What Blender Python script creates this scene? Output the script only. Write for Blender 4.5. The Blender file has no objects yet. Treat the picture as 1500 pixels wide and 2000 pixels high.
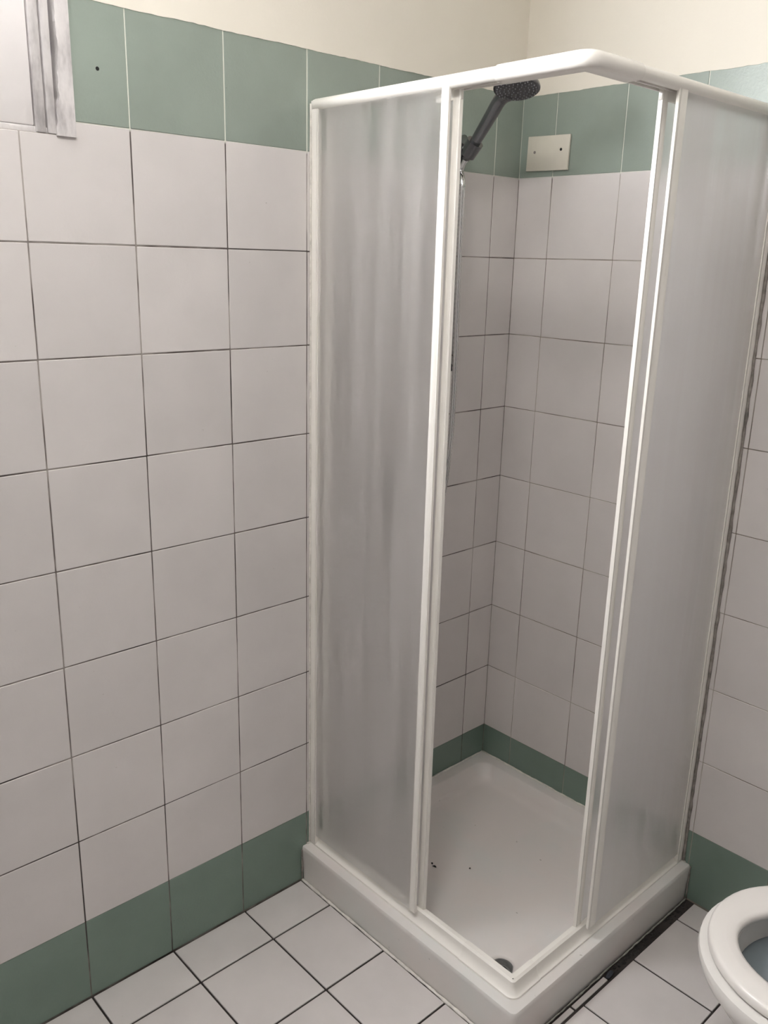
import bpy, bmesh, math, random
from mathutils import Vector, Matrix
random.seed(7)
S = bpy.context.scene
C = S.collection
PI = math.pi

# ------------------------------------------------------------------ camera
F_PX, CAM = 1695.66, Vector((1.55617, -1.90130, 1.58473))
YAW, PITCH, ROLL = 2.392033, -0.281587, 0.0262863
fw = Vector((math.cos(PITCH)*math.cos(YAW), math.cos(PITCH)*math.sin(YAW), math.sin(PITCH)))
rt = Vector((math.sin(YAW), -math.cos(YAW), 0)); up = rt.cross(fw)
r2 = rt*math.cos(ROLL) + up*math.sin(ROLL); u2 = -rt*math.sin(ROLL) + up*math.cos(ROLL)
cd = bpy.data.cameras.new('camera'); cam = bpy.data.objects.new('camera', cd); C.objects.link(cam)
cd.sensor_fit = 'VERTICAL'; cd.sensor_height = 36; cd.lens = F_PX/2000*36; cd.clip_start = .02
R3 = Matrix((r2, u2, -fw)).transposed()
cam.matrix_world = Matrix.Translation(CAM) @ R3.to_4x4()
S.camera = cam

# ------------------------------------------------------------------ world, lights, exposure
w = bpy.data.worlds.new('world'); S.world = w; w.use_nodes = True
w.node_tree.nodes['Background'].inputs[0].default_value = (.80, .88, 1, 1)
w.node_tree.nodes['Background'].inputs[1].default_value = 1.0
S.view_settings.view_transform = 'Standard'; S.view_settings.look = 'None'
S.view_settings.gamma = 1; S.view_settings.use_curve_mapping = False
S.view_settings.exposure = 0.80
WIN_STRENGTH = 30.0
FILL_LIGHT_W = 120.0

# room
RX, RY, RZ = 2.3, -2.7, 2.55
WY1, WY0, WZ0, WZ1 = -1.205, -2.05, 1.777, 2.45        # window opening in the left wall

# ------------------------------------------------------------------ materials
def mat(name): 
    m = bpy.data.materials.new(name); m.use_nodes = True; nt = m.node_tree
    return m, nt, nt.nodes['Principled BSDF'], nt.links.new
def N(nt, t, **kw):
    n = nt.nodes.new(t)
    for k, v in kw.items():
        if k in n.inputs.keys() if isinstance(k, str) else False: n.inputs[k].default_value = v
        else: setattr(n, k, v)
    return n
def ramp(nt, stops):
    r = nt.nodes.new('ShaderNodeValToRGB'); e = r.color_ramp.elements
    while len(e) < len(stops): e.new(.5)
    for i, (p, c) in enumerate(stops):
        e[i].position = p; e[i].color = (*c, 1) if len(c) == 3 else c
    return r
def noise(nt, link, scale, detail=4, coord='Object', stretch=None, rough=.55):
    tc = nt.nodes.new('ShaderNodeTexCoord' if coord != 'World' else 'ShaderNodeNewGeometry')
    out = tc.outputs['Position' if coord == 'World' else coord]
    n = nt.nodes.new('ShaderNodeTexNoise'); n.inputs['Scale'].default_value = scale
    n.inputs['Detail'].default_value = detail; n.inputs['Roughness'].default_value = rough
    if stretch:
        mp = nt.nodes.new('ShaderNodeMapping'); mp.inputs['Scale'].default_value = stretch
        link(out, mp.inputs['Vector']); link(mp.outputs[0], n.inputs['Vector'])
    else: link(out, n.inputs['Vector'])
    return n
def simple(name, col, rough=.4, metal=0, spec=.5, var=.05, nscale=12, bump=0, bscale=300, coat=0, coord='World'):
    m, nt, b, link = mat(name)
    n = noise(nt, link, nscale, coord=coord)
    c1 = tuple(max(0, c*(1-var)) for c in col); c2 = tuple(min(1, c*(1+var)) for c in col)
    r = ramp(nt, [(.3, c1), (.7, c2)]); link(n.outputs['Fac'], r.inputs[0]); link(r.outputs[0], b.inputs['Base Color'])
    b.inputs['Roughness'].default_value = rough; b.inputs['Metallic'].default_value = metal
    b.inputs['Specular IOR Level'].default_value = spec; b.inputs['Coat Weight'].default_value = coat
    if bump:
        n2 = noise(nt, link, bscale, 2, coord=coord); bp = nt.nodes.new('ShaderNodeBump')
        bp.inputs['Strength'].default_value = bump; bp.inputs['Distance'].default_value = .001
        link(n2.outputs['Fac'], bp.inputs['Height']); link(bp.outputs[0], b.inputs['Normal'])
    return m
def tile_mat(name, col, rough, var=.035, bump=.15, stain=None):
    m, nt, b, link = mat(name)
    n = noise(nt, link, 7, 5, 'World')
    c1 = tuple(c*(1-var) for c in col); c2 = tuple(c*(1+var) for c in col)
    r = ramp(nt, [(.3, c1), (.7, c2)]); link(n.outputs['Fac'], r.inputs[0])
    oi = nt.nodes.new('ShaderNodeObjectInfo'); mr = nt.nodes.new('ShaderNodeMapRange')
    mr.inputs['To Min'].default_value = .965; mr.inputs['To Max'].default_value = 1.03
    link(oi.outputs['Random'], mr.inputs['Value'])
    mx = nt.nodes.new('ShaderNodeVectorMath'); mx.operation = 'SCALE'
    link(r.outputs[0], mx.inputs[0]); link(mr.outputs[0], mx.inputs['Scale'])
    # a few pin-point specks
    n3 = noise(nt, link, 90, 2, 'World'); r3 = ramp(nt, [(.76, (1, 1, 1)), (.80, (.72, .70, .68))])
    link(n3.outputs['Fac'], r3.inputs[0])
    m2 = nt.nodes.new('ShaderNodeMix'); m2.data_type = 'RGBA'; m2.blend_type = 'MULTIPLY'; m2.inputs[0].default_value = 1
    link(mx.outputs[0], m2.inputs[6]); link(r3.outputs[0], m2.inputs[7]); link(m2.outputs[2], b.inputs['Base Color'])
    b.inputs['Roughness'].default_value = rough
    n2 = noise(nt, link, 160, 3, 'World'); bp = nt.nodes.new('ShaderNodeBump')
    bp.inputs['Strength'].default_value = bump; bp.inputs['Distance'].default_value = .001
    link(n2.outputs['Fac'], bp.inputs['Height']); link(bp.outputs[0], b.inputs['Normal'])
    return m
M = {}
M['white_tile'] = tile_mat('white_tile', (.72, .685, .67), .38)
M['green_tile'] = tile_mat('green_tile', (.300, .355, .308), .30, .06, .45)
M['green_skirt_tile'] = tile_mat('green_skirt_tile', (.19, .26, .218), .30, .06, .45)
M['floor_tile'] = tile_mat('floor_tile', (.66, .625, .61), .42, .05)
# wall grout: dark dirt that comes and goes along the joints, white grout in the green band
def grout_mat(name, c0, c1, c2):
    m, nt, b, link = mat(name)
    n = noise(nt, link, 6.5, 3, 'World', rough=.6)
    r = ramp(nt, [(.36, c0), (.48, c1), (.62, c2)])
    link(n.outputs['Fac'], r.inputs[0])
    g = nt.nodes.new('ShaderNodeNewGeometry'); sx = nt.nodes.new('ShaderNodeSeparateXYZ'); link(g.outputs['Position'], sx.inputs[0])
    mr = nt.nodes.new('ShaderNodeMapRange'); mr.inputs['From Min'].default_value = 1.795; mr.inputs['From Max'].default_value = 1.80
    link(sx.outputs['Z'], mr.inputs['Value'])
    mx = nt.nodes.new('ShaderNodeMix'); mx.data_type = 'RGBA'; link(mr.outputs[0], mx.inputs[0])
    link(r.outputs[0], mx.inputs[6]); mx.inputs[7].default_value = (.80, .82, .74, 1); link(mx.outputs[2], b.inputs['Base Color'])
    b.inputs['Roughness'].default_value = .9
    return m
M['wall_grout'] = grout_mat('wall_grout', (.060, .050, .047), (.16, .135, .125), (.42, .385, .355))
M['pale_grout'] = grout_mat('pale_grout', (.15, .130, .105), (.30, .265, .225), (.50, .465, .41))
M['floor_grout'] = simple('floor_grout', (.040, .033, .031), .9, var=.3)
M['plaster'] = simple('cream_plaster', (.90, .855, .755), .8, var=.015, nscale=4, bump=.25, bscale=120)
M['ceiling'] = simple('ceiling_paint', (.88, .86, .83), .85, var=.01)
M['room_tile'] = simple('room_paint', (.24, .228, .22), .7, var=.02)
M['frame_white'] = simple('white_lacquer', (.90, .875, .82), .33, var=0, nscale=20)
M['frame_lip'] = simple('white_plastic', (.92, .895, .84), .26, var=0)
M['acrylic'] = None
M['enamel'] = simple('china_white', (.76, .74, .705), .16, var=.01, nscale=3)
M['seat'] = simple('seat_plastic', (.80, .77, .73), .28, var=.012, nscale=5)
M['sealant'] = simple('white_sealant', (.76, .73, .68), .6, var=.15, nscale=70)
M['grey_seal'] = simple('grey_sealant', (.33, .33, .30), .7, var=.4, nscale=60)
M['dirty_seal'] = simple('dirty_sealant', (.27, .245, .225), .8, var=.4, nscale=60)
M['dirt'] = simple('black_dirt', (.030, .028, .027), .95, var=.5, nscale=120)
M['lump'] = simple('dark_lump', (.045, .05, .065), .8, var=.4, nscale=150)
M['steel'] = simple('dull_chrome', (.30, .30, .30), .24, metal=1, var=.05)
M['dark_chrome'] = simple('dark_chrome', (.15, .152, .158), .22, metal=.85, var=.15)
M['chrome'] = simple('chrome', (.62, .62, .62), .13, metal=1, var=.04)
M['dark_plastic'] = simple('dark_plastic', (.050, .052, .056), .35, var=.2)
M['nozzle'] = simple('grey_rubber', (.28, .285, .30), .6)
M['black'] = simple('black_hole', (.008, .008, .008), .9)
M['drain_grey'] = simple('drain_plastic', (.16, .16, .155), .5, var=.25, nscale=80)
M['shade_water'] = simple('toilet_water_shade', (.20, .235, .255), .03)  # dark bluish tone carries the shade inside the bowl
# old paint of the window frame, with grey scuffs
def old_paint():
    m, nt, b, link = mat('old_white_paint')
    n = noise(nt, link, 14, 5, 'World', (1, 1, .35), .65)
    r = ramp(nt, [(.36, (.42, .40, .40)), (.50, (.68, .655, .65)), (.64, (.78, .755, .745))])
    link(n.outputs['Fac'], r.inputs[0]); link(r.outputs[0], b.inputs['Base Color']); b.inputs['Roughness'].default_value = .5
    n2 = noise(nt, link, 60, 4, 'World'); bp = nt.nodes.new('ShaderNodeBump'); bp.inputs['Strength'].default_value = .6; bp.inputs['Distance'].default_value = .002
    link(n2.outputs['Fac'], bp.inputs['Height']); link(bp.outputs[0], b.inputs['Normal'])
    return m
M['old_paint'] = old_paint()
M['crack_shade'] = simple('crack_shade', (.22, .205, .24), .7, var=.3, nscale=30)  # shade of the window crack, given as a colour
M['sash_white'] = simple('sash_paint', (.82, .79, .785), .45, var=.03, nscale=9)
# tray: white acrylic with brownish stains and small specks
def tray_mat():
    m, nt, b, link = mat('tray_acrylic')
    n = noise(nt, link, 5.5, 4, 'World'); r = ramp(nt, [(.35, (.72, .72, .695)), (.6, (.76, .715, .685))]); link(n.outputs['Fac'], r.inputs[0])
    n3 = noise(nt, link, 62, 1, 'World'); r3 = ramp(nt, [(.775, (1, 1, 1)), (.82, (.60, .59, .57))]); link(n3.outputs['Fac'], r3.inputs[0])
    mx = nt.nodes.new('ShaderNodeMix'); mx.data_type = 'RGBA'; mx.blend_type = 'MULTIPLY'; mx.inputs[0].default_value = 1
    link(r.outputs[0], mx.inputs[6]); link(r3.outputs[0], mx.inputs[7]); link(mx.outputs[2], b.inputs['Base Color'])
    b.inputs['Roughness'].default_value = .42
    return m
M['tray'] = tray_mat()
# frosted, vertically streaked acrylic sheet
def frosted():
    m = bpy.data.materials.new('frosted_acrylic'); m.use_nodes = True; nt = m.node_tree; nt.nodes.clear(); link = nt.links.new
    out = nt.nodes.new('ShaderNodeOutputMaterial')
    n = noise(nt, link, 1, 3, 'World', (30, 30, 1.3), .45)
    bp = nt.nodes.new('ShaderNodeBump'); bp.inputs['Strength'].default_value = .22; bp.inputs['Distance'].default_value = .006; link(n.outputs['Fac'], bp.inputs['Height'])
    g = nt.nodes.new('ShaderNodeBsdfGlass'); g.distribution = 'MULTI_GGX'; g.inputs['Roughness'].default_value = .5; g.inputs['IOR'].default_value = 1.10; g.inputs['Color'].default_value = (1, 1, 1, 1)
    link(bp.outputs[0], g.inputs['Normal'])
    d = nt.nodes.new('ShaderNodeBsdfDiffuse'); d.inputs['Color'].default_value = (.84, .825, .82, 1)
    t = nt.nodes.new('ShaderNodeBsdfTranslucent'); t.inputs['Color'].default_value = (.97, .955, .95, 1)
    a = nt.nodes.new('ShaderNodeMixShader'); a.inputs[0].default_value = .78; link(d.outputs[0], a.inputs[1]); link(t.outputs[0], a.inputs[2])
    mr = nt.nodes.new('ShaderNodeMapRange'); mr.inputs['From Min'].default_value = .38; mr.inputs['From Max'].default_value = .62
    mr.inputs['To Min'].default_value = .08; mr.inputs['To Max'].default_value = .46; link(n.outputs['Fac'], mr.inputs['Value'])
    b = nt.nodes.new('ShaderNodeMixShader'); link(mr.outputs[0], b.inputs[0]); link(g.outputs[0], b.inputs[1]); link(a.outputs[0], b.inputs[2])
    gl = nt.nodes.new('ShaderNodeBsdfGlossy'); gl.inputs['Roughness'].default_value = .22
    fr = nt.nodes.new('ShaderNodeMixShader'); fr.inputs[0].default_value = .035; link(b.outputs[0], fr.inputs[1]); link(gl.outputs[0], fr.inputs[2])
    link(fr.outputs[0], out.inputs['Surface'])
    return m
M['frosted'] = frosted()
def pane_mat():
    m, nt, b, link = mat('daylit_frosted_pane')
    b.inputs['Base Color'].default_value = (.8, .85, .9, 1); b.inputs['Roughness'].default_value = .4
    b.inputs['Emission Color'].default_value = (.96, .97, 1.0, 1); b.inputs['Emission Strength'].default_value = WIN_STRENGTH
    return m
M['pane'] = pane_mat()

# ------------------------------------------------------------------ mesh helpers
def obj(name, bm, m, parent=None, smooth=False, kind=None, label=None):
    if bm.faces:
        bmesh.ops.recalc_face_normals(bm, faces=bm.faces[:])
    me = bpy.data.meshes.new(name); bm.to_mesh(me); bm.free()
    ms = m if isinstance(m, (list, tuple)) else [m]
    for x in ms: me.materials.append(M[x])
    if smooth: me.shade_smooth() if hasattr(me, 'shade_smooth') else None
    if smooth:
        for p in me.polygons: p.use_smooth = True
        if smooth != 'all': me.set_sharp_from_angle(angle=math.radians(38))
    o = bpy.data.objects.new(name, me); C.objects.link(o)
    if parent:
        o.parent = parent
        o.matrix_parent_inverse = parent.matrix_world.inverted() if parent.type == 'EMPTY' else Matrix()
    if kind: o['kind'] = kind
    if label: o['label'] = label
    return o
def thing(name, label, cat, loc=(0, 0, 0), group=None):
    o = bpy.data.objects.new(name, None); C.objects.link(o); o.location = loc
    o.matrix_world = Matrix.Translation(Vector(loc)); o.empty_display_size = .1
    o['label'] = label; o['category'] = cat
    if group: o['group'] = group
    return o
def box(bm, x0, x1, y0, y1, z0, z1, bev=0, seg=1, mi=0):
    vs = [bm.verts.new((x, y, z)) for x in (x0, x1) for y in (y0, y1) for z in (z0, z1)]
    fs = [bm.faces.new([vs[i] for i in q]) for q in ((0,1,3,2),(4,6,7,5),(0,4,5,1),(2,3,7,6),(0,2,6,4),(1,5,7,3))]
    for f in fs: f.material_index = mi
    if bev:
        es = list({e for f in fs for e in f.edges})
        bmesh.ops.bevel(bm, geom=es, offset=bev, segments=seg, affect='EDGES', profile=.5)
def prism(bm, pts, a0, a1, axis='x', bev=0, seg=1):
    """closed polygon pts (u,v) extruded along axis from a0 to a1"""
    def P(a, u, v): return {'x': (a, u, v), 'y': (u, a, v), 'z': (u, v, a)}[axis]
    A = [bm.verts.new(P(a0, *p)) for p in pts]; B = [bm.verts.new(P(a1, *p)) for p in pts]
    n = len(pts); fs = [bm.faces.new(A), bm.faces.new(B[::-1])]
    for i in range(n): fs.append(bm.faces.new((A[i], B[i], B[(i+1) % n], A[(i+1) % n])))
    if bev:
        es = list(fs[0].edges) + list(fs[1].edges)
        bmesh.ops.bevel(bm, geom=es, offset=bev, segments=seg, affect='EDGES', profile=.5)
def loft(bm, loops, cap0=False, cap1=False, closed=True):
    L = [[bm.verts.new(p) for p in l] for l in loops]; n = len(L[0])
    for a, b in zip(L, L[1:]):
        for i in range(n if closed else n-1):
            j = (i+1) % n; bm.faces.new((a[i], a[j], b[j], b[i]))
    if cap0: bm.faces.new(L[0][::-1])
    if cap1: bm.faces.new(L[-1])
    return L
def frame_at(d, ref=Vector((0, 0, 1))):
    d = d.normalized()
    if abs(d.dot(ref)) > .95: ref = Vector((1, 0, 0))
    a = d.cross(ref).normalized(); return a, a.cross(d).normalized()
def tube(bm, pts, rad, n=12, cap=True):
    pts = [Vector(p) for p in pts]; rads = rad if isinstance(rad, (list, tuple)) else [rad]*len(pts)
    a = None; loops = []
    for i, p in enumerate(pts):
        d = (pts[min(i+1, len(pts)-1)] - pts[max(i-1, 0)]).normalized()
        if a is None: a, b = frame_at(d)
        else: a = (a - d*a.dot(d)).normalized()
        b = d.cross(a)
        loops.append([p + (a*math.cos(2*PI*k/n) + b*math.sin(2*PI*k/n))*rads[i] for k in range(n)])
    loft(bm, loops, cap, cap)
def lathe(bm, prof, o, d, n=32, cap0=True, cap1=True):
    """prof: (radius, distance along d from o)"""
    o, d = Vector(o), Vector(d).normalized(); a, b = frame_at(d)
    loft(bm, [[o + d*h + (a*math.cos(2*PI*k/n) + b*math.sin(2*PI*k/n))*max(r, 1e-4) for k in range(n)] for r, h in prof], cap0, cap1)
def catmull(P, m=8):
    P = [Vector(p) for p in P]; P = [P[0]*2-P[1]] + P + [P[-1]*2-P[-2]]; out = []
    for i in range(1, len(P)-2):
        for k in range(m):
            t = k/m; a, b, c, d = P[i-1], P[i], P[i+1], P[i+2]
            out.append(.5*((2*b) + (c-a)*t + (2*a-5*b+4*c-d)*t*t + (3*b-a-3*c+d)*t**3))
    out.append(P[-2]); return out

# ------------------------------------------------------------------ the room shell
TH = .0045      # tile thickness proud of the grout bed
bm = bmesh.new()      # left wall around the window opening; grout bed face at x = -.0035
G = -.0011
for (y0, y1, z0, z1) in ((WY1, .1, -.1, 1.996), (RY-.1, WY0, -.1, 1.996), (WY0, WY1, -.1, WZ0)):
    box(bm, -.14, G, y0, y1, z0, z1)
wall_left = obj('wall_left', bm, 'wall_grout', kind='structure')
bm = bmesh.new(); box(bm, 0-.14, RX+.1, -G, .14, -.1, 1.996)
wall_right = obj('wall_right', bm, 'pale_grout', kind='structure')
def ragged_plaster(horizontal, a0, a1, z0, z1, out, inn, step=.012, amp=.0011):
    """plaster slab whose lower edge laps over the tiles unevenly"""
    bm = bmesh.new(); n = max(2, int(abs(a1-a0)/step)); F = []; B = []
    for i in range(n+1):
        a = a0 + (a1-a0)*i/n
        z = z0 + random.uniform(-1, 1)*amp*.6 + math.sin(a*31)*amp*.5
        F.append((a, z)); B.append((a, z))
    def P(a, t, z): return (t, a, z) if horizontal == 'y' else (a, t, z)
    fl = [bm.verts.new(P(a, out, z)) for a, z in F]; fu = [bm.verts.new(P(a, out, z1)) for a, z in F]
    bl = [bm.verts.new(P(a, inn, z)) for a, z in F]; bu = [bm.verts.new(P(a, inn, z1)) for a, z in F]
    for i in range(n):
        bm.faces.new((fl[i], fl[i+1], fu[i+1], fu[i])); bm.faces.new((bl[i+1], bl[i], bu[i], bu[i+1]))
        bm.faces.new((bl[i], bl[i+1], fl[i+1], fl[i])); bm.faces.new((fu[i], fu[i+1], bu[i+1], bu[i]))
    bm.faces.new((bl[0], fl[0], fu[0], bu[0])); bm.faces.new((fl[-1], bl[-1], bu[-1], fu[-1]))
    return bm
ZB = 1.9945
bmx = ragged_plaster('y', WY1, .0, ZB, RZ, .0010, -.14)
box(bmx, -.14, .001, WY0, WY1, WZ1, RZ); box(bmx, -.14, .001, RY-.1, WY0, ZB, RZ)
obj('trim_1', bmx, 'plaster', wall_left, label='cream painted plaster above the green tile band')
obj('trim_2', ragged_plaster('x', 0.001, RX, ZB, RZ, -.0010, .14), 'plaster', wall_right, label='cream painted plaster above the green tile band')
bm = bmesh.new(); box(bm, -.14, RX+.1, RY-.1, .14, RZ, RZ+.1); obj('ceiling', bm, 'ceiling', kind='structure')
bm = bmesh.new(); box(bm, -.14, RX+.1, RY-.1, .14, -.14, -.004); floor = obj('floor', bm, 'floor_grout', kind='structure')
bm = bmesh.new(); box(bm, RX, RX+.12, RY-.1, .0, -.004, RZ); obj('wall_side', bm, 'room_tile', kind='structure')
bm = bmesh.new(); box(bm, 0.0, RX, RY-.12, RY, -.004, RZ); obj('wall_back', bm, 'room_tile', kind='structure')

# ---- tiles, one object each, sharing meshes between alike sizes
cache = {}
def tile_mesh(w_, h_, t, m, bev=.0009):
    key = (round(w_, 4), round(h_, 4), t, m)
    if key not in cache:
        bm = bmesh.new(); box(bm, -w_/2, w_/2, -h_/2, h_/2, -t, 0, bev)
        bmesh.ops.recalc_face_normals(bm, faces=bm.faces[:])
        me = bpy.data.meshes.new('tile'); bm.to_mesh(me); bm.free(); me.materials.append(M[m]); cache[key] = me
    return cache[key]
def tile(parent, wall, a0, a1, b0, b1, m, t=TH, dz=None):
    """wall: 'L' (a=y,b=z) 'R' (a=x,b=z) 'F' (a=x,b=y)"""
    me = tile_mesh(a1-a0, b1-b0, t, m); o = bpy.data.objects.new('tile', me); C.objects.link(o); o.parent = parent
    ca, cb = (a0+a1)/2, (b0+b1)/2
    j = random.uniform(-.00025, .00025) if dz is None else dz
    if wall == 'L': R = Matrix(((0, 0, 1), (1, 0, 0), (0, 1, 0))); loc = (j, ca, cb)
    elif wall == 'R': R = Matrix(((1, 0, 0), (0, 0, -1), (0, 1, 0))); loc = (ca, j, cb)
    else: R = Matrix.Identity(3); loc = (ca, cb, j)
    tw = Matrix.Rotation(random.uniform(-.0012, .0012), 3, 'X') @ Matrix.Rotation(random.uniform(-.0012, .0012), 3, 'Y')
    o.matrix_local = Matrix.Translation(loc) @ (R @ tw).to_4x4()
    return o
g = .0012            # half joint
ys = [0.0] + [-.100-.2*k for k in range(13)]                     # joints on the left wall
xs = [0.0] + [.107+.2*k for k in range(7)]                       # joints on the right wall
zs = [0.0, .198] + [.2*k for k in range(2, 9)] + [1.801, 1.9965]
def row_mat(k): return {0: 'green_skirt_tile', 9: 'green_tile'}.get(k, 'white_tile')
for i in range(len(ys)-1):
    y1, y0 = ys[i], ys[i+1]
    for k in range(10):
        z0, z1 = zs[k], zs[k+1]; gg = g*random.uniform(.8, 1.25)
        if y0 < WY1 and y1 > WY0 and z1 > WZ0:                   # at the window
            if y1 > WY1:                                         # notched tile at the window's corner
                if k == 8:
                    bm = bmesh.new()
                    prism(bm, [(y0+gg, z0+gg), (y1-gg, z0+gg), (y1-gg, z1-gg), (WY1+.001, z1-gg), (WY1+.001, WZ0-.001), (y0+gg, WZ0-.001)], -TH, 0, 'x', .0009)
                    obj('tile', bm, 'white_tile', wall_left)
                else: tile(wall_left, 'L', WY1+.001, y1-gg, z0+gg*.3, z1-gg*.3, row_mat(k))
            elif k == 8: tile(wall_left, 'L', y0+gg, y1-gg, z0+gg, WZ0-.001, row_mat(k))
            continue
        zg0 = gg if k not in (1,) else .0004; zg1 = gg if k not in (0, 9, 8) else .0004
        if k == 9: zg0 = .0003
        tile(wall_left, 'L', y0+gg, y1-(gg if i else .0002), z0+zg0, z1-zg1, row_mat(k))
for i in range(len(xs)-1):
    x0, x1 = xs[i], xs[i+1]
    for k in range(10):
        z0, z1 = zs[k], zs[k+1]; gg = g*random.uniform(.55, 1.05)
        zg0 = gg if k not in (1,) else .0004; zg1 = gg if k not in (0, 9, 8) else .0004
        if k == 9: zg0 = .0003
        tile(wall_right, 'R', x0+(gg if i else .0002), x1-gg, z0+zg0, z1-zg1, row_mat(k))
# rest of the right wall, out of view
bm = bmesh.new(); box(bm, xs[-1]+.001, RX, 0, .004, 0, 1.994); obj('tile_field', bm, 'white_tile', wall_right, kind='stuff')
# small drilled hole in the green band beside the window
bm = bmesh.new(); lathe(bm, [(.0034, 0), (.0030, .0006), (.0018, .0007)], (.0002, -1.1555, 1.8905), (1, 0, 0), 14)
obj('drilled_hole', bm, 'black', wall_left, label='small dark drilled hole in the green band')

# ---- floor tiles
fg = .0024
fx = [0.0035, .124, .327, .530, .737, .939, 1.142, 1.345, 1.548, 1.751, 1.954, 2.157, 2.36]
fy = [-.0035, -.088, -.289, -.491, -.694, -.897, -1.098, -1.300, -1.502, -1.704, -1.906, -2.108, -2.31]
TX, TY = .714, -.716                                            # outer edges of the shower tray
for i in range(len(fx)-1):
    for k in range(len(fy)-1):
        x0, x1, y1, y0 = fx[i], fx[i+1], fy[k], fy[k+1]
        X0, X1 = x0+(fg if i else 0), x1-fg; Y1, Y0 = y1-(fg if k else 0), y0+fg
        if x1 <= .74 and y0 >= -.70: continue                    # wholly under the tray
        if x1 <= .74 and y1 > TY: Y1 = TY-.006
        if .9 < x0 < 1.2 and -.5 < y0 and y1 < -.05:             # one unjointed slab round the toilet foot
            continue
        tile(floor, 'F', X0, X1, Y0, Y1, 'floor_tile', .004)
o = tile(floor, 'F', fx[5]+fg, fx[7]-fg, fy[3]+fg, fy[1]-fg, 'floor_tile', .004, 0)
# narrow cut strips of tile between the tray and the floor tiles
for (a, b) in ((-.513, -.388), (-.694, -.519)):
    bm = bmesh.new(); box(bm, .7205, .7325, a, b, -.004, -.0008, .0008); obj('tile', bm, 'floor_tile', floor, label='narrow cut strip of tile beside the tray')

# ------------------------------------------------------------------ the window (mostly above the picture)
bm = bmesh.new()
def casing_profile(s):            # (distance into the opening, out from the wall)
    return s
# architrave lip round the opening edge
def picture_frame(bm, inset0, inset1, x0, x1, bev=.003):
    y0, y1, z0, z1 = WY0, WY1, WZ0, WZ1
    box(bm, x0, x1, y1-inset1, y1-inset0, z0+inset0, z1-inset0, bev, 2)
    box(bm, x0, x1, y0+inset0, y0+inset1, z0+inset0, z1-inset0, bev, 2)
    box(bm, x0, x1, y0+inset1, y1-inset1, z1-inset1, z1-inset0, bev, 2)
    box(bm, x0, x1, y0+inset1, y1-inset1, z0+inset0, z0+inset0+.012, bev, 2)
z = WZ0-.002; edge = []
while z < WZ1:                    # right-hand casing with its ragged painted inner edge
    t = min(1, max(0, (z-1.815)/.02)); edge.append((WY1-.0315+t*.0085+random.uniform(-.0011, .0011)+.0016*math.sin(z*60)+.004*min(1, max(0, (z-1.9)/.1)), z)); z += .007
prism(bm, [(WY1+.002, WZ0-.002)] + [(WY1+.002, WZ1)] + edge[::-1], -.06, .005, 'x')
box(bm, -.06, .005, WY0-.002, WY0+.02, WZ0-.002, WZ1, .003, 2); box(bm, -.06, .005, WY0+.02, WY1-.023, WZ1-.02, WZ1, .003, 2)
box(bm, -.06, -.0022, WY0+.02, WY1-.0325, WZ0-.001, WZ0+.0095, .001, 2)
window = obj('window_1', bm, 'old_paint', kind='structure', smooth=True)
bm = bmesh.new()                  # crack between casing and stop, its shade put into a dark grey colour
box(bm, -.06, -.022, WY1-.034, WY1-.015, WZ0+.01, WZ1-.02)
obj('rebate', bm, 'crack_shade', window, label='dark crack between the casing and the frame')
bm = bmesh.new(); box(bm, -.05, .002, WY1-.046, WY1-.0305, WZ0, WZ1-.02, .003, 2)
obj('frame_bead', bm, 'old_paint', window, smooth=True)
bm = bmesh.new(); box(bm, -.05, .0005, WY1-.066, WY1-.0475, WZ0, WZ1-.02, .003, 2)
obj('frame_bead', bm, 'old_paint', window, smooth=True)
bm = bmesh.new()                  # sash: deep bottom rail, stiles, top rail
sy1, sy0 = WY1-.067, WY0+.03
box(bm, -.045, -.002, sy0, sy1, WZ0+.010, 2.035, .003, 2)
box(bm, -.045, -.002, sy1-.03, sy1, 2.035, WZ1-.02, .003, 2); box(bm, -.045, -.002, sy0, sy0+.05, 2.035, WZ1-.02, .003, 2)
box(bm, -.045, -.002, sy0+.05, sy1-.03, WZ1-.07, WZ1-.02, .003, 2)
sash = obj('window_sash', bm, 'sash_white', window, smooth=True)
bm = bmesh.new(); box(bm, -.03, -.024, sy0+.05, sy1-.03, 2.035, WZ1-.07); obj('window_pane', bm, 'pane', sash)
bm = bmesh.new(); box(bm, -.14, -.061, WY0, WY1, WZ0, WZ1); obj('trim_3', bm, 'plaster', kind='structure')

# added fill light out of view, brightens the upper walls
fill_light = thing('added_fill_light', 'added round opal fill light on the unseen ceiling above the room', 'fill_light', (0.95, -1.55, RZ))
bm = bmesh.new(); lathe(bm, [(.15, 0), (.155, .01), (.155, .03), (.14, .035)], (0.95, -1.55, RZ), (0, 0, -1), 32); obj('fill_base', bm, 'frame_white', fill_light, True)
mm, nt, b_, lk = mat('fill_opal'); b_.inputs['Base Color'].default_value = (.9, .88, .84, 1)
b_.inputs['Emission Color'].default_value = (1, .955, .90, 1); b_.inputs['Emission Strength'].default_value = FILL_LIGHT_W*.25; M['opal'] = mm
bm = bmesh.new(); lathe(bm, [(.14, .035), (.135, .06), (.11, .085), (.06, .10), (.0, .104)], (0.95, -1.55, RZ), (0, 0, -1), 32); obj('fill_dome', bm, 'opal', fill_light, True)

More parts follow.
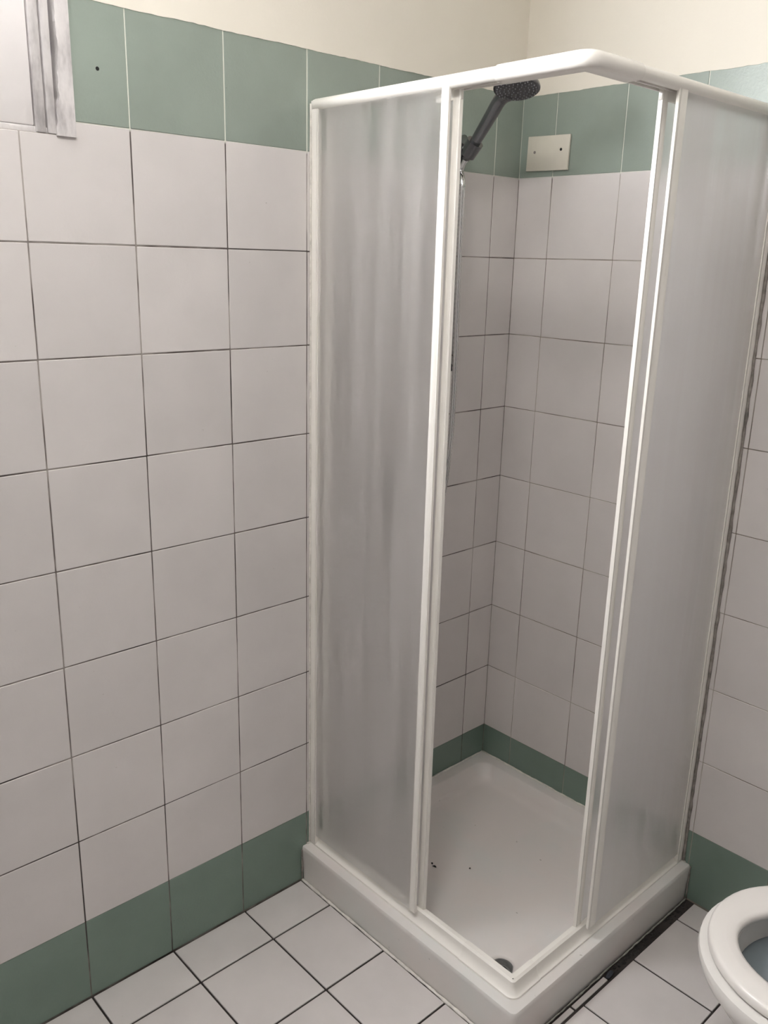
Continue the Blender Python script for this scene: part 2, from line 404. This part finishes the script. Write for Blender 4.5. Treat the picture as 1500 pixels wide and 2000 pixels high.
# ------------------------------------------------------------------ the shower tray
def rrect(x0, x1, y0, y1, r, z, m=7, s=8):
    """rounded rectangle with fixed sampling; r may be a 4-list (corners x1y1, x0y1, x0y0, x1y0)"""
    rr = r if isinstance(r, (list, tuple)) else [r]*4; P = []
    cs = [(x1-rr[0], y1-rr[0], 0, rr[0]), (x0+rr[1], y1-rr[1], 90, rr[1]), (x0+rr[2], y0+rr[2], 180, rr[2]), (x1-rr[3], y0+rr[3], 270, rr[3])]
    for q, (cx, cy, a0, ra) in enumerate(cs):
        arc = [Vector((cx+ra*math.cos(math.radians(a0+90*k/m)), cy+ra*math.sin(math.radians(a0+90*k/m)), z)) for k in range(m+1)]
        P += arc
        nx = cs[(q+1) % 4]; nxt = Vector((nx[0]+nx[3]*math.cos(math.radians(nx[2])), nx[1]+nx[3]*math.sin(math.radians(nx[2])), z))
        for k in range(1, s): P.append(arc[-1].lerp(nxt, k/s))
    return P
tray = thing('shower_tray', 'square white shower tray with a raised rim set in the tiled corner', 'shower tray', (0.357, -.358, -.004))
ZT = .103
DX, DY = .574, -.583
e = .0006
bm = bmesh.new()
L = []
L.append(rrect(e, TX-.004, TY+.004, -e, [.003, .003, .003, .010], -.004))
L.append(rrect(e, TX-.002, TY+.002, -e, [.003, .003, .003, .012], .05))
L.append(rrect(e, TX, TY, -e, [.003, .003, .003, .013], ZT-.012))
L.append(rrect(e, TX, TY, -e, [.003, .003, .003, .013], ZT-.005))
L.append(rrect(e, TX-.002, TY+.002, -e, [.003, .003, .003, .013], ZT-.001))
L.append(rrect(e+.001, TX-.006, TY+.006, -e-.001, [.004, .004, .004, .013], ZT))
L.append(rrect(.034, TX-.062, TY+.062, -.034, .035, ZT))
L.append(rrect(.038, TX-.066, TY+.066, -.038, .037, ZT-.003))
L.append(rrect(.052, TX-.076, TY+.076, -.052, .05, ZT-.034))
L.append(rrect(.060, TX-.084, TY+.084, -.060, .05, ZT-.043))
fl = rrect(.072, TX-.094, TY+.094, -.072, .05, ZT-.047)
L.append(fl)
# drain hole ring, floor falls towards it
ang = [math.atan2(p.y-DY, p.x-DX) for p in fl]
circ = lambda r, z: [Vector((DX+r*math.cos(a), DY+r*math.sin(a), z)) for a in ang]
DR = .027
ring = circ(DR+.007, ZT-.0535)
for t in (.25, .5, .75, .92):
    L.append([p.lerp(q, t) for p, q in zip(fl, ring)])
L.append(ring); L.append(circ(DR+.003, ZT-.0555)); L.append(circ(DR, ZT-.060)); L.append(circ(DR, ZT-.080))
loft(bm, L, True, True)
obj('tray_body', bm, 'tray', tray, smooth=True)
drain = bmesh.new()
lathe(drain, [(DR-.0004, -.0015), (DR-.002, -.0015), (DR-.004, -.006), (DR-.006, -.014), (.001, -.0145)], (DX, DY, ZT-.060+.001), (0, 0, 1), 36, False, False)
dr = obj('drain', drain, 'drain_grey', tray, smooth=True, label='open round waste outlet without its grate')
bm = bmesh.new(); lathe(bm, [(.017, 0), (.017, .0008)], (DX-.002, DY+.0, ZT-.073), (0, 0, 1), 28); obj('drain_throat', bm, 'black', dr)

# sealant: white bead at the tray foot, ragged on the right
def bead(name, a, b, r, m, parent, jit=.0008, step=.012, n=6, flat=1.0, label=None):
    a, b = Vector(a), Vector(b); k = max(2, int((b-a).length/step)); pts = []; rad = []
    for i in range(k+1):
        pts.append(a.lerp(b, i/k) + Vector([random.uniform(-jit, jit)*.6 for _ in range(3)])); rad.append(r*random.uniform(.7, 1.25))
    bm = bmesh.new(); tube(bm, pts, rad, n); return obj(name, bm, m, parent, smooth='all', label=label)
bead('sealant_bead', (.004, TY-.001, .0002), (TX-.006, TY-.001, .0002), .0040, 'sealant', tray)
bead('sealant_bead', (TX+.0015, TY+.006, .001), (TX+.0015, -.004, .001), (.0020), 'grey_seal', tray, .0012, label='ragged sealant bead that has come loose')
bead('sealant_bead', (.003, -.004, ZT+.001), (.003, -.70, ZT+.001), .0032, 'sealant', tray)
bead('sealant_bead', (.006, -.003, ZT+.001), (.70, -.003, ZT+.001), .0028, 'sealant', tray)
bead('sealant_bead', (.0028, TY-.0012, .002), (.0028, TY-.0012, ZT-.01), .0022, 'dirty_seal', tray, label='dark dirty sealant beside the tray end')
bead('sealant_bead', (TX+.001, -.0028, .002), (TX+.001, -.0028, ZT-.004), .0020, 'dirty_seal', tray, label='dark dirty sealant beside the tray end')
# rubble and dirt in the open joint beside the tray
bm = bmesh.new()
for i in range(90):
    y = random.uniform(-.386, -.01); x = random.uniform(.719, .733); s = random.uniform(.0015, .0045)
    bmesh.ops.create_icosphere(bm, subdivisions=1, radius=s, matrix=Matrix.Translation((x, y, -.003)) @ Matrix.Diagonal((1, 1.5, .45, 1)))
rub = obj('joint_rubble', bm, 'dirt', kind='stuff'); rub['label'] = 'black dirt crumbs filling the open joint right of the shower tray'; rub['category'] = 'dirt'
bm = bmesh.new()
bmesh.ops.create_icosphere(bm, subdivisions=3, radius=1, matrix=Matrix.Translation((.7275, -.374, .0012)) @ Matrix.Rotation(.1, 4, 'Z') @ Matrix.Diagonal((.0062, .015, .0052, 1)))
for v in bm.verts: v.co += Vector([random.uniform(-.0006, .0006) for _ in range(3)])
lump = obj('debris_lump', bm, 'lump', smooth='all'); lump['label'] = 'small dark bluish lump lying in the open joint beside the tray'; lump['category'] = 'debris'
def fleck(x, y, l, a, lab):
    bm = bmesh.new(); z = ZT-.047-.0060*(1-min(1, math.hypot(x-DX, y-DY)/.45))+.0012
    pts = [Vector((x+math.cos(a)*l*(t-.5), y+math.sin(a)*l*(t-.5)+.002*math.sin(t*5), z+.0002)) for t in (0, .25, .5, .75, 1)]
    tube(bm, pts, [.0008, .0018, .0024, .0018, .0007], 6); o = obj('dirt_fleck', bm, 'dirt', smooth='all'); o['label'] = lab; o['category'] = 'dirt'; o['group'] = 'dirt flecks lying in the shower tray'
fleck(.245, -.465, .012, .6, 'larger dark dirt fleck on the tray floor near the left sliding door edge')
fleck(.232, -.462, .006, .2, 'tiny dark dirt fleck left of the larger one on the tray floor')
fleck(.31, -.40, .0035, 1.2, 'lone tiny dirt fleck in the middle of the tray floor')

# ------------------------------------------------------------------ the shower enclosure
enc = thing('shower_enclosure', 'white framed corner shower enclosure with frosted sliding doors standing open', 'shower enclosure', (.357, -.357, ZT))
A = .690      # outer face of the rails (x = A and y = -A)
def sweep(name, prof, path, m, parent, normals, label=None):
    """prof: closed list (outward offset, z); path: list of (x,y) at offset 0; normals: outward 2-vectors scaled for mitres"""
    bm = bmesh.new()
    loft(bm, [[Vector((p[0]+n[0]*o, p[1]+n[1]*o, z)) for o, z in prof] for p, n in zip(path, normals)], True, True)
    return obj(name, bm, m, parent, smooth=True, label=label)
def corner_path(a0, a1, rad=.02, base=A):
    """from (a0,-base) along x to the corner and up y to (base,-a1) with a rounded corner"""
    P = [(a0, -base)]; Nn = [(0, -1)]
    c = (base-rad, -base+rad)
    for k in range(9):
        t = math.radians(-90+90*k/8); P.append((c[0]+rad*math.cos(t), c[1]+rad*math.sin(t))); Nn.append((math.cos(t), math.sin(t)))
    P.append((base, -a1)); Nn.append((1, 0)); return P, Nn
def rounded(pr, r=.003, m=3):
    out = []; n = len(pr)
    for i in range(n):
        p, a, b = Vector(pr[i]), Vector(pr[i-1]), Vector(pr[(i+1) % n]); rr = min(r, (a-p).length*.45, (b-p).length*.45)
        s, e_ = p+(a-p).normalized()*rr, p+(b-p).normalized()*rr
        for k in range(m+1):
            t = k/m; out.append(((1-t)**2*s+2*t*(1-t)*p+t*t*e_)[:])
    return out
ZR0, ZR1 = 1.8795, 1.9035
# head rail: half-round front, two tracks open below
top_prof = [(-.036, ZR0), (-.036, ZR1-.002), (-.030, ZR1), (-.008, ZR1), (-.002, ZR1-.003), (.0022, ZR1-.008), (.0030, ZR1-.013), (.0022, ZR1-.018), (-.001, ZR0+.002), (-.004, ZR0),
            (-.007, ZR0), (-.007, ZR0+.008), (-.016, ZR0+.008), (-.016, ZR0), (-.020, ZR0), (-.020, ZR0+.008), (-.032, ZR0+.008), (-.032, ZR0)]
bot = [(-.032, ZT), (-.032, ZT+.028), (-.029, ZT+.033), (-.018, ZT+.035), (-.013, ZT+.031), (-.0125, ZT+.020), (-.010, ZT+.012), (-.004, ZT+.007), (0, ZT+.0045), (0, ZT)]
CX = .500    # where the corner sleeves begin on the left side; mirrored at .545 on the right
def straight(name, prof, side, a0, a1, m='frame_white', label=None):
    if side == 'L': return sweep(name, prof, [(a0, -A), (a1, -A)], m, enc, [(0, -1)]*2, label)
    return sweep(name, prof, [(A, -a0), (A, -a1)], m, enc, [(1, 0)]*2, label)
straight('top_rail', top_prof, 'L', .004, .66); straight('top_rail', top_prof, 'R', .004, .66)
def fat(prof, d): 
    cx = sum(p[0] for p in prof)/len(prof); cz = sum(p[1] for p in prof)/len(prof)
    return [(o + (d if o > cx else -d*.2), z + (d if z > cz else -d)) for o, z in prof]
sleeve = rounded([(-.037, ZR0-.0015), (-.037, ZR1+.0015), (-.003, ZR1+.0015), (.0045, ZR1-.008), (.0045, ZR0+.006), (-.001, ZR0-.0015)], .006, 4)
P, Nn = corner_path(CX, .545, .030)
sweep('corner_connector', sleeve, P, 'frame_lip', enc, Nn, 'smooth white corner sleeve joining the top rails')
straight('bottom_rail', bot, 'L', .002, .655); straight('bottom_rail', bot, 'R', .002, .655)
bs = [(o+(.0012 if o > -.028 else -.0006), z+(.0014 if z > ZT+.01 else 0)) for o, z in bot]
P, Nn = corner_path(.535, .60, .020); sweep('corner_connector', bs, P, 'frame_lip', enc, Nn, 'rounded white corner piece joining the bottom rails')
def upright(name, side, a0, a1, o0, o1, z0, z1, m, parent, groove=True, label=None):
    """vertical aluminium section; a = distance from the wall along the side, o = outward offset range"""
    w_ = a1-a0
    pr = [(a0, o0), (a1, o0), (a1, o1)]
    if groove: pr += [(a1-w_*.18, o1), (a1-w_*.20, o1-.0006), (a1-w_*.25, o1-.0006), (a1-w_*.27, o1)]
    pr += [(a0, o1)]
    pts = [((a, -A-o) if side == 'L' else (A+o, -a)) for a, o in pr]
    bm = bmesh.new(); prism(bm, pts, z0, z1, 'z', .0012, 2); return obj(name, bm, m, parent, smooth=True, label=label)
for side in 'LR':
    wp = upright('wall_profile', side, .0006, .023 if side == 'L' else .026, -.010, 0, ZT+.001, ZR1-.004, 'frame_white', enc)
    # fixed leaf
    fo0, fo1 = -.0050, -.0022
    st = upright('fixed_stile', side, .377 if side == 'L' else .399, .3945 if side == 'L' else .4265, -.0055, .0004, ZT+.030, ZR0+.006, 'frame_white', enc)
    bm = bmesh.new()
    a0, a1 = .022, .380 if side == 'L' else .405
    pts = [(a0, -A-fo0), (a1, -A-fo0), (a1, -A-fo1), (a0, -A-fo1)] if side == 'L' else [(A+fo0, -a0), (A+fo0, -a1), (A+fo1, -a1), (A+fo1, -a0)]
    prism(bm, pts, ZT+.030, ZR0+.007, 'z'); obj('fixed_sheet', bm, 'frosted', enc, label='streaky frosted plastic sheet')
    # sliding leaf, pushed back behind the fixed one
    s0 = .028; s1 = .4035 if side == 'L' else .446; d0, d1 = -.0300, -.0195
    dw = .0165 if side == 'L' else .018
    door = upright('sliding_door', side, s1-dw, s1, d0+.002, d1, ZT+.024, ZR0+.004, 'frame_lip', enc, True, 'open sliding door leaf with a white edge stile')
    upright('door_stile', side, s0, s0+.020, d0+.002, d1, ZT+.024, ZR0+.004, 'frame_white', door)
    bm = bmesh.new()
    a0, a1 = s0+.018, s1-dw+.002
    pts = [(a0, -A+.0255), (a1, -A+.0255), (a1, -A+.0230), (a0, -A+.0230)] if side == 'L' else [(A-.0255, -a0), (A-.0255, -a1), (A-.0230, -a1), (A-.0230, -a0)]
    prism(bm, pts, ZT+.030, ZR0-.002, 'z'); obj('door_sheet', bm, 'frosted', door)
    upright('roller_block', side, s1-.060, s1+.001, d0+.003, d1-.001, ZR0-.016, ZR0+.006, 'frame_lip', door, False)
# seals between the wall profiles and the tiles
bead('wall_seal', (.0018, -A-.0022, ZT+.004), (.0018, -A-.0022, ZR1-.01), .0024, 'sealant', enc, .0004, .03, label='yellowed sealant line')
bead('wall_seal', (A+.0035, -.0020, ZT+.004), (A+.0035, -.0020, ZR1-.01), .0036, 'dirty_seal', enc, .0012, .02, label='dark mouldy sealant line')

# ------------------------------------------------------------------ shower fittings on the left wall
BX, BY = .045, -.282
rail = thing('shower_rail', 'chrome slide bar on the left wall behind the open shower door', 'shower rail', (0, BY, 1.32))
bm = bmesh.new(); tube(bm, [(BX, BY, 1.335), (BX, BY, 1.872)], .0085, 20); obj('slide_bar', bm, 'steel', rail, smooth=True)
for z in (1.350, 1.860):
    bm = bmesh.new(); lathe(bm, [(.016, 0), (.016, .004), (.011, .010), (.010, .040), (.013, .050), (.013, .060)], (.0002, BY, z), (1, 0, 0), 24)
    obj('wall_bracket', bm, 'steel', rail, smooth=True)
bm = bmesh.new(); lathe(bm, [(.0095, 0), (.0105, .004), (.0105, .020), (.009, .024)], (BX, BY, 1.322), (0, 0, 1), 20); obj('end_cap', bm, 'dark_plastic', rail, smooth=True)
hold = bmesh.new()
H0 = Vector((.090, -.290, 1.840)); HD = Vector((.082, -.004, .094)).normalized()
lathe(hold, [(.0175, -.022), (.0185, -.018), (.0185, .018), (.0175, .022)], (BX, BY, 1.832), (0, 0, 1), 24)
lathe(hold, [(.0125, -.018), (.0185, -.018), (.0205, .018), (.0150, .018)], H0, HD, 24)
tube(hold, [(BX+.005, BY, 1.832), (.082, -.288, 1.836)], .013, 16)
hd = obj('slider_holder', hold, 'dark_chrome', rail, smooth=True)
bm = bmesh.new(); lathe(bm, [(.008, 0), (.012, .003), (.012, .014), (.010, .018)], (BX+.010, BY-.014, 1.832), (.3, -1, -.1), 20); obj('clamp_knob', bm, 'dark_plastic', hd, smooth=True)
# hand shower
E0 = H0 - HD*.028
NK = H0 + HD*.128
hs = thing('hand_shower', 'dark chrome hand shower with a round spray head resting in its holder', 'shower head', tuple(E0))
bm = bmesh.new()
hp = catmull([E0, H0, H0+HD*.04, H0+HD*.09, NK, NK+HD*.02+Vector((.010, 0, -.004))], 5)
n_ = len(hp); tube(bm, hp, [.0105+.0045*min(1, i/n_*1.6) + (.004*max(0, i/n_-.7)/.3) for i in range(n_)], 20)
obj('handle', bm, 'dark_chrome', hs, smooth='all')
ND = Vector((.20, -.20, -.95)).normalized()           # direction the spray face looks
HC = Vector((.233, -.312, 1.9515))
bm = bmesh.new()
lathe(bm, [(.010, -.024), (.026, -.022), (.040, -.014), (.0485, -.004), (.0505, .002), (.0500, .005), (.047, .0065)], HC, ND, 40, True, True)
hb = obj('spray_head', bm, 'dark_chrome', hs, smooth=True)
bm = bmesh.new(); lathe(bm, [(.0465, .0060), (.0465, .0078), (.001, .0082)], HC, ND, 40, True, True)
face = obj('spray_face', bm, 'dark_plastic', hb, smooth=True)
bm = bmesh.new(); fa, fb = frame_at(ND)
for ring_r, cnt in ((.009, 6), (.018, 12), (.027, 18), (.036, 22), (.0425, 26)):
    for k in range(cnt):
        a = 2*PI*k/cnt + ring_r*40; p = HC + ND*.0078 + (fa*math.cos(a)+fb*math.sin(a))*ring_r
        lathe(bm, [(.0016, 0), (.0009, .0024)], p, ND, 6)
o = obj('nozzles', bm, 'nozzle', hb); o['kind'] = 'stuff'
# hose: hangs from the handset, swings behind the door to the mixer
MX = Vector((.075, -.425, 1.035))
hose_pts = catmull([E0, E0-HD*.020+Vector((0, 0, -.012)), (.078, -.302, 1.760), (.078, -.3015, 1.65), (.078, -.3005, 1.50), (.078, -.2975, 1.35), (.078, -.298, 1.22), (.078, -.305, 1.11), (.078, -.324, 1.00), (.078, -.372, .935), (.076, -.408, .945), MX-Vector((0, 0, .03))], 26)
hose = thing('shower_hose', 'ribbed metal shower hose hanging from the hand shower behind the open door', 'hose', tuple(MX-Vector((0, 0, .03))))
bm = bmesh.new(); tube(bm, hose_pts, [.0062 + (.0010 if i % 2 else 0) for i in range(len(hose_pts))], 10); obj('flexible_tube', bm, 'chrome', hose, smooth='all')
bm = bmesh.new(); lathe(bm, [(.0075, -.002), (.010, 0), (.0105, .016), (.009, .026)], MX-Vector((0, 0, .036)), (0, 0, 1), 20); obj('hose_nut', bm, 'steel', hose, smooth=True)
mix = thing('shower_mixer', 'chrome shower mixer tap on the left wall behind the frosted panel', 'tap', (0, -.425, 1.05))
bm = bmesh.new(); tube(bm, [(.062, -.515, 1.05), (.062, -.50, 1.05), (.062, -.46, 1.05), (.062, -.39, 1.05), (.062, -.35, 1.05), (.062, -.335, 1.05)], [.018, .020, .023, .023, .020, .018], 24); obj('tap_body', bm, 'chrome', mix, smooth=True)
for y in (-.50, -.35):
    bm = bmesh.new(); lathe(bm, [(.030, 0), (.030, .004), (.016, .012), (.014, .05)], (.0002, y, 1.05), (1, 0, 0), 28); obj('wall_rose', bm, 'chrome', mix, smooth=True)
bm = bmesh.new(); lathe(bm, [(.020, 0), (.021, .012), (.016, .022)], (.062, -.425, 1.066), (0, 0, 1), 24); tube(bm, [(.062, -.425, 1.084), (.10, -.425, 1.094), (.155, -.425, 1.105)], [.010, .008, .007], 14); obj('lever', bm, 'chrome', mix, smooth=True)

# ------------------------------------------------------------------ cover plate high on the right wall
cp = thing('cover_plate', 'cream rectangular blanking plate with two screw holes on the green band in the shower', 'cover plate', (.0915, -.001, 1.857))
bm = bmesh.new(); pl = [(.026, 1.8165), (.1565, 1.8135), (.1585, 1.8965), (.0275, 1.8995)]
prism(bm, pl, -.0075, -.0006, 'y', .0025, 2); obj('plate', bm, 'plate' if 'plate' in M else 'frame_lip', cp, smooth=True)
M['plate'] = simple('plate_plastic', (.70, .665, .575), .45)
cp.children[0].data.materials[0] = M['plate']
for x, z in ((.0515, 1.8605), (.1335, 1.8625)):
    bm = bmesh.new(); lathe(bm, [(.0036, 0), (.0034, .0008), (.002, .0010)], (x, -.0073, z), (0, -1, 0), 16); obj('screw_hole', bm, 'dirty_seal' if x < .1 else 'black', cp, label='dark screw hole')

# ------------------------------------------------------------------ the toilet
toilet = thing('toilet', 'white china toilet with a thick white seat beside the shower', 'toilet', (1.165, -.33, 0))
TCX = 1.168
def egg(cx, cy, hw, hf, hb, z, n=56, p=2.0):
    P = []
    for k in range(n):
        t = 2*PI*k/n; c_, s_ = math.cos(t), math.sin(t)
        x = hw*math.copysign(abs(c_)**(2/p), c_); y = math.copysign(abs(s_)**(2/p), s_)*(hb if s_ > 0 else hf)
        P.append(Vector((cx+x, cy+y, z)))
    return P
bm = bmesh.new()
loops = [egg(TCX, -.30, .105, .165, .255, 0.0005), egg(TCX, -.30, .110, .170, .26, .012), egg(TCX, -.30, .104, .160, .25, .04), egg(TCX, -.31, .098, .150, .25, .12), egg(TCX, -.33, .105, .165, .25, .19),
         egg(TCX, -.37, .135, .205, .26, .26), egg(TCX, -.43, .172, .205, .22, .33), egg(TCX, -.462, .188, .196, .20, .366), egg(TCX, -.466, .194, .195, .192, .380), egg(TCX, -.466, .196, .197, .192, .392), egg(TCX, -.466, .194, .195, .190, .399), egg(TCX, -.466, .188, .189, .185, .402),
         egg(TCX, -.465, .136, .140, .15, .400), egg(TCX, -.465, .129, .133, .143, .394), egg(TCX, -.465, .124, .126, .138, .36), egg(TCX, -.455, .115, .112, .125, .30), egg(TCX, -.43, .085, .08, .09, .235), egg(TCX, -.42, .06, .058, .06, .215)]
loft(bm, loops, True, True)
bowl = obj('bowl', bm, 'enamel', toilet, smooth=True)
bm = bmesh.new(); loft(bm, [egg(TCX, -.4635, .1228, .1245, .1368, .352), egg(TCX, -.46, .0005, .0005, .0005, .3525)], False, False); obj('shade_water', bm, 'shade_water', bowl)  # set high and dark to stand in for shade in the bowl
bm = bmesh.new()
SO = lambda d, z: egg(TCX, -.464, .182-d, .184-d, .184-d, z)
SI = lambda d, z: egg(TCX, -.492, .122+d, .098+d, .125+d, z)
sl = [SO(.004, .4055), SO(.0005, .4075), SO(0, .412), SO(.0008, .4190), SO(.0035, .4230), SO(.009, .4250), SO(.030, .4268), SI(.022, .4268), SI(.009, .4250), SI(.003, .4225), SI(0, .417), SI(.001, .410), SI(.005, .4055)]
Lp = loft(bm, sl + [sl[0]]); bmesh.ops.remove_doubles(bm, verts=bm.verts[:], dist=1e-5)
seat = obj('seat', bm, 'seat', toilet, smooth='all')
bm = bmesh.new()
loft(bm, [egg(TCX, -.16, .11, .14, .158, .0005, p=4), egg(TCX, -.16, .11, .14, .158, .33, p=4), egg(TCX, -.16, .125, .145, .158, .385, p=4), egg(TCX, -.16, .12, .14, .154, .400, p=4)], True, True)
obj('back_section', bm, 'enamel', toilet, smooth=True)
for s in (-1, 1):
    bm = bmesh.new(); lathe(bm, [(.011, 0), (.013, .003), (.013, .037), (.011, .04)], (TCX+s*.075-.02, -.272, .414), (1, 0, 0), 20); obj('hinge', bm, 'frame_lip', seat, smooth=True)
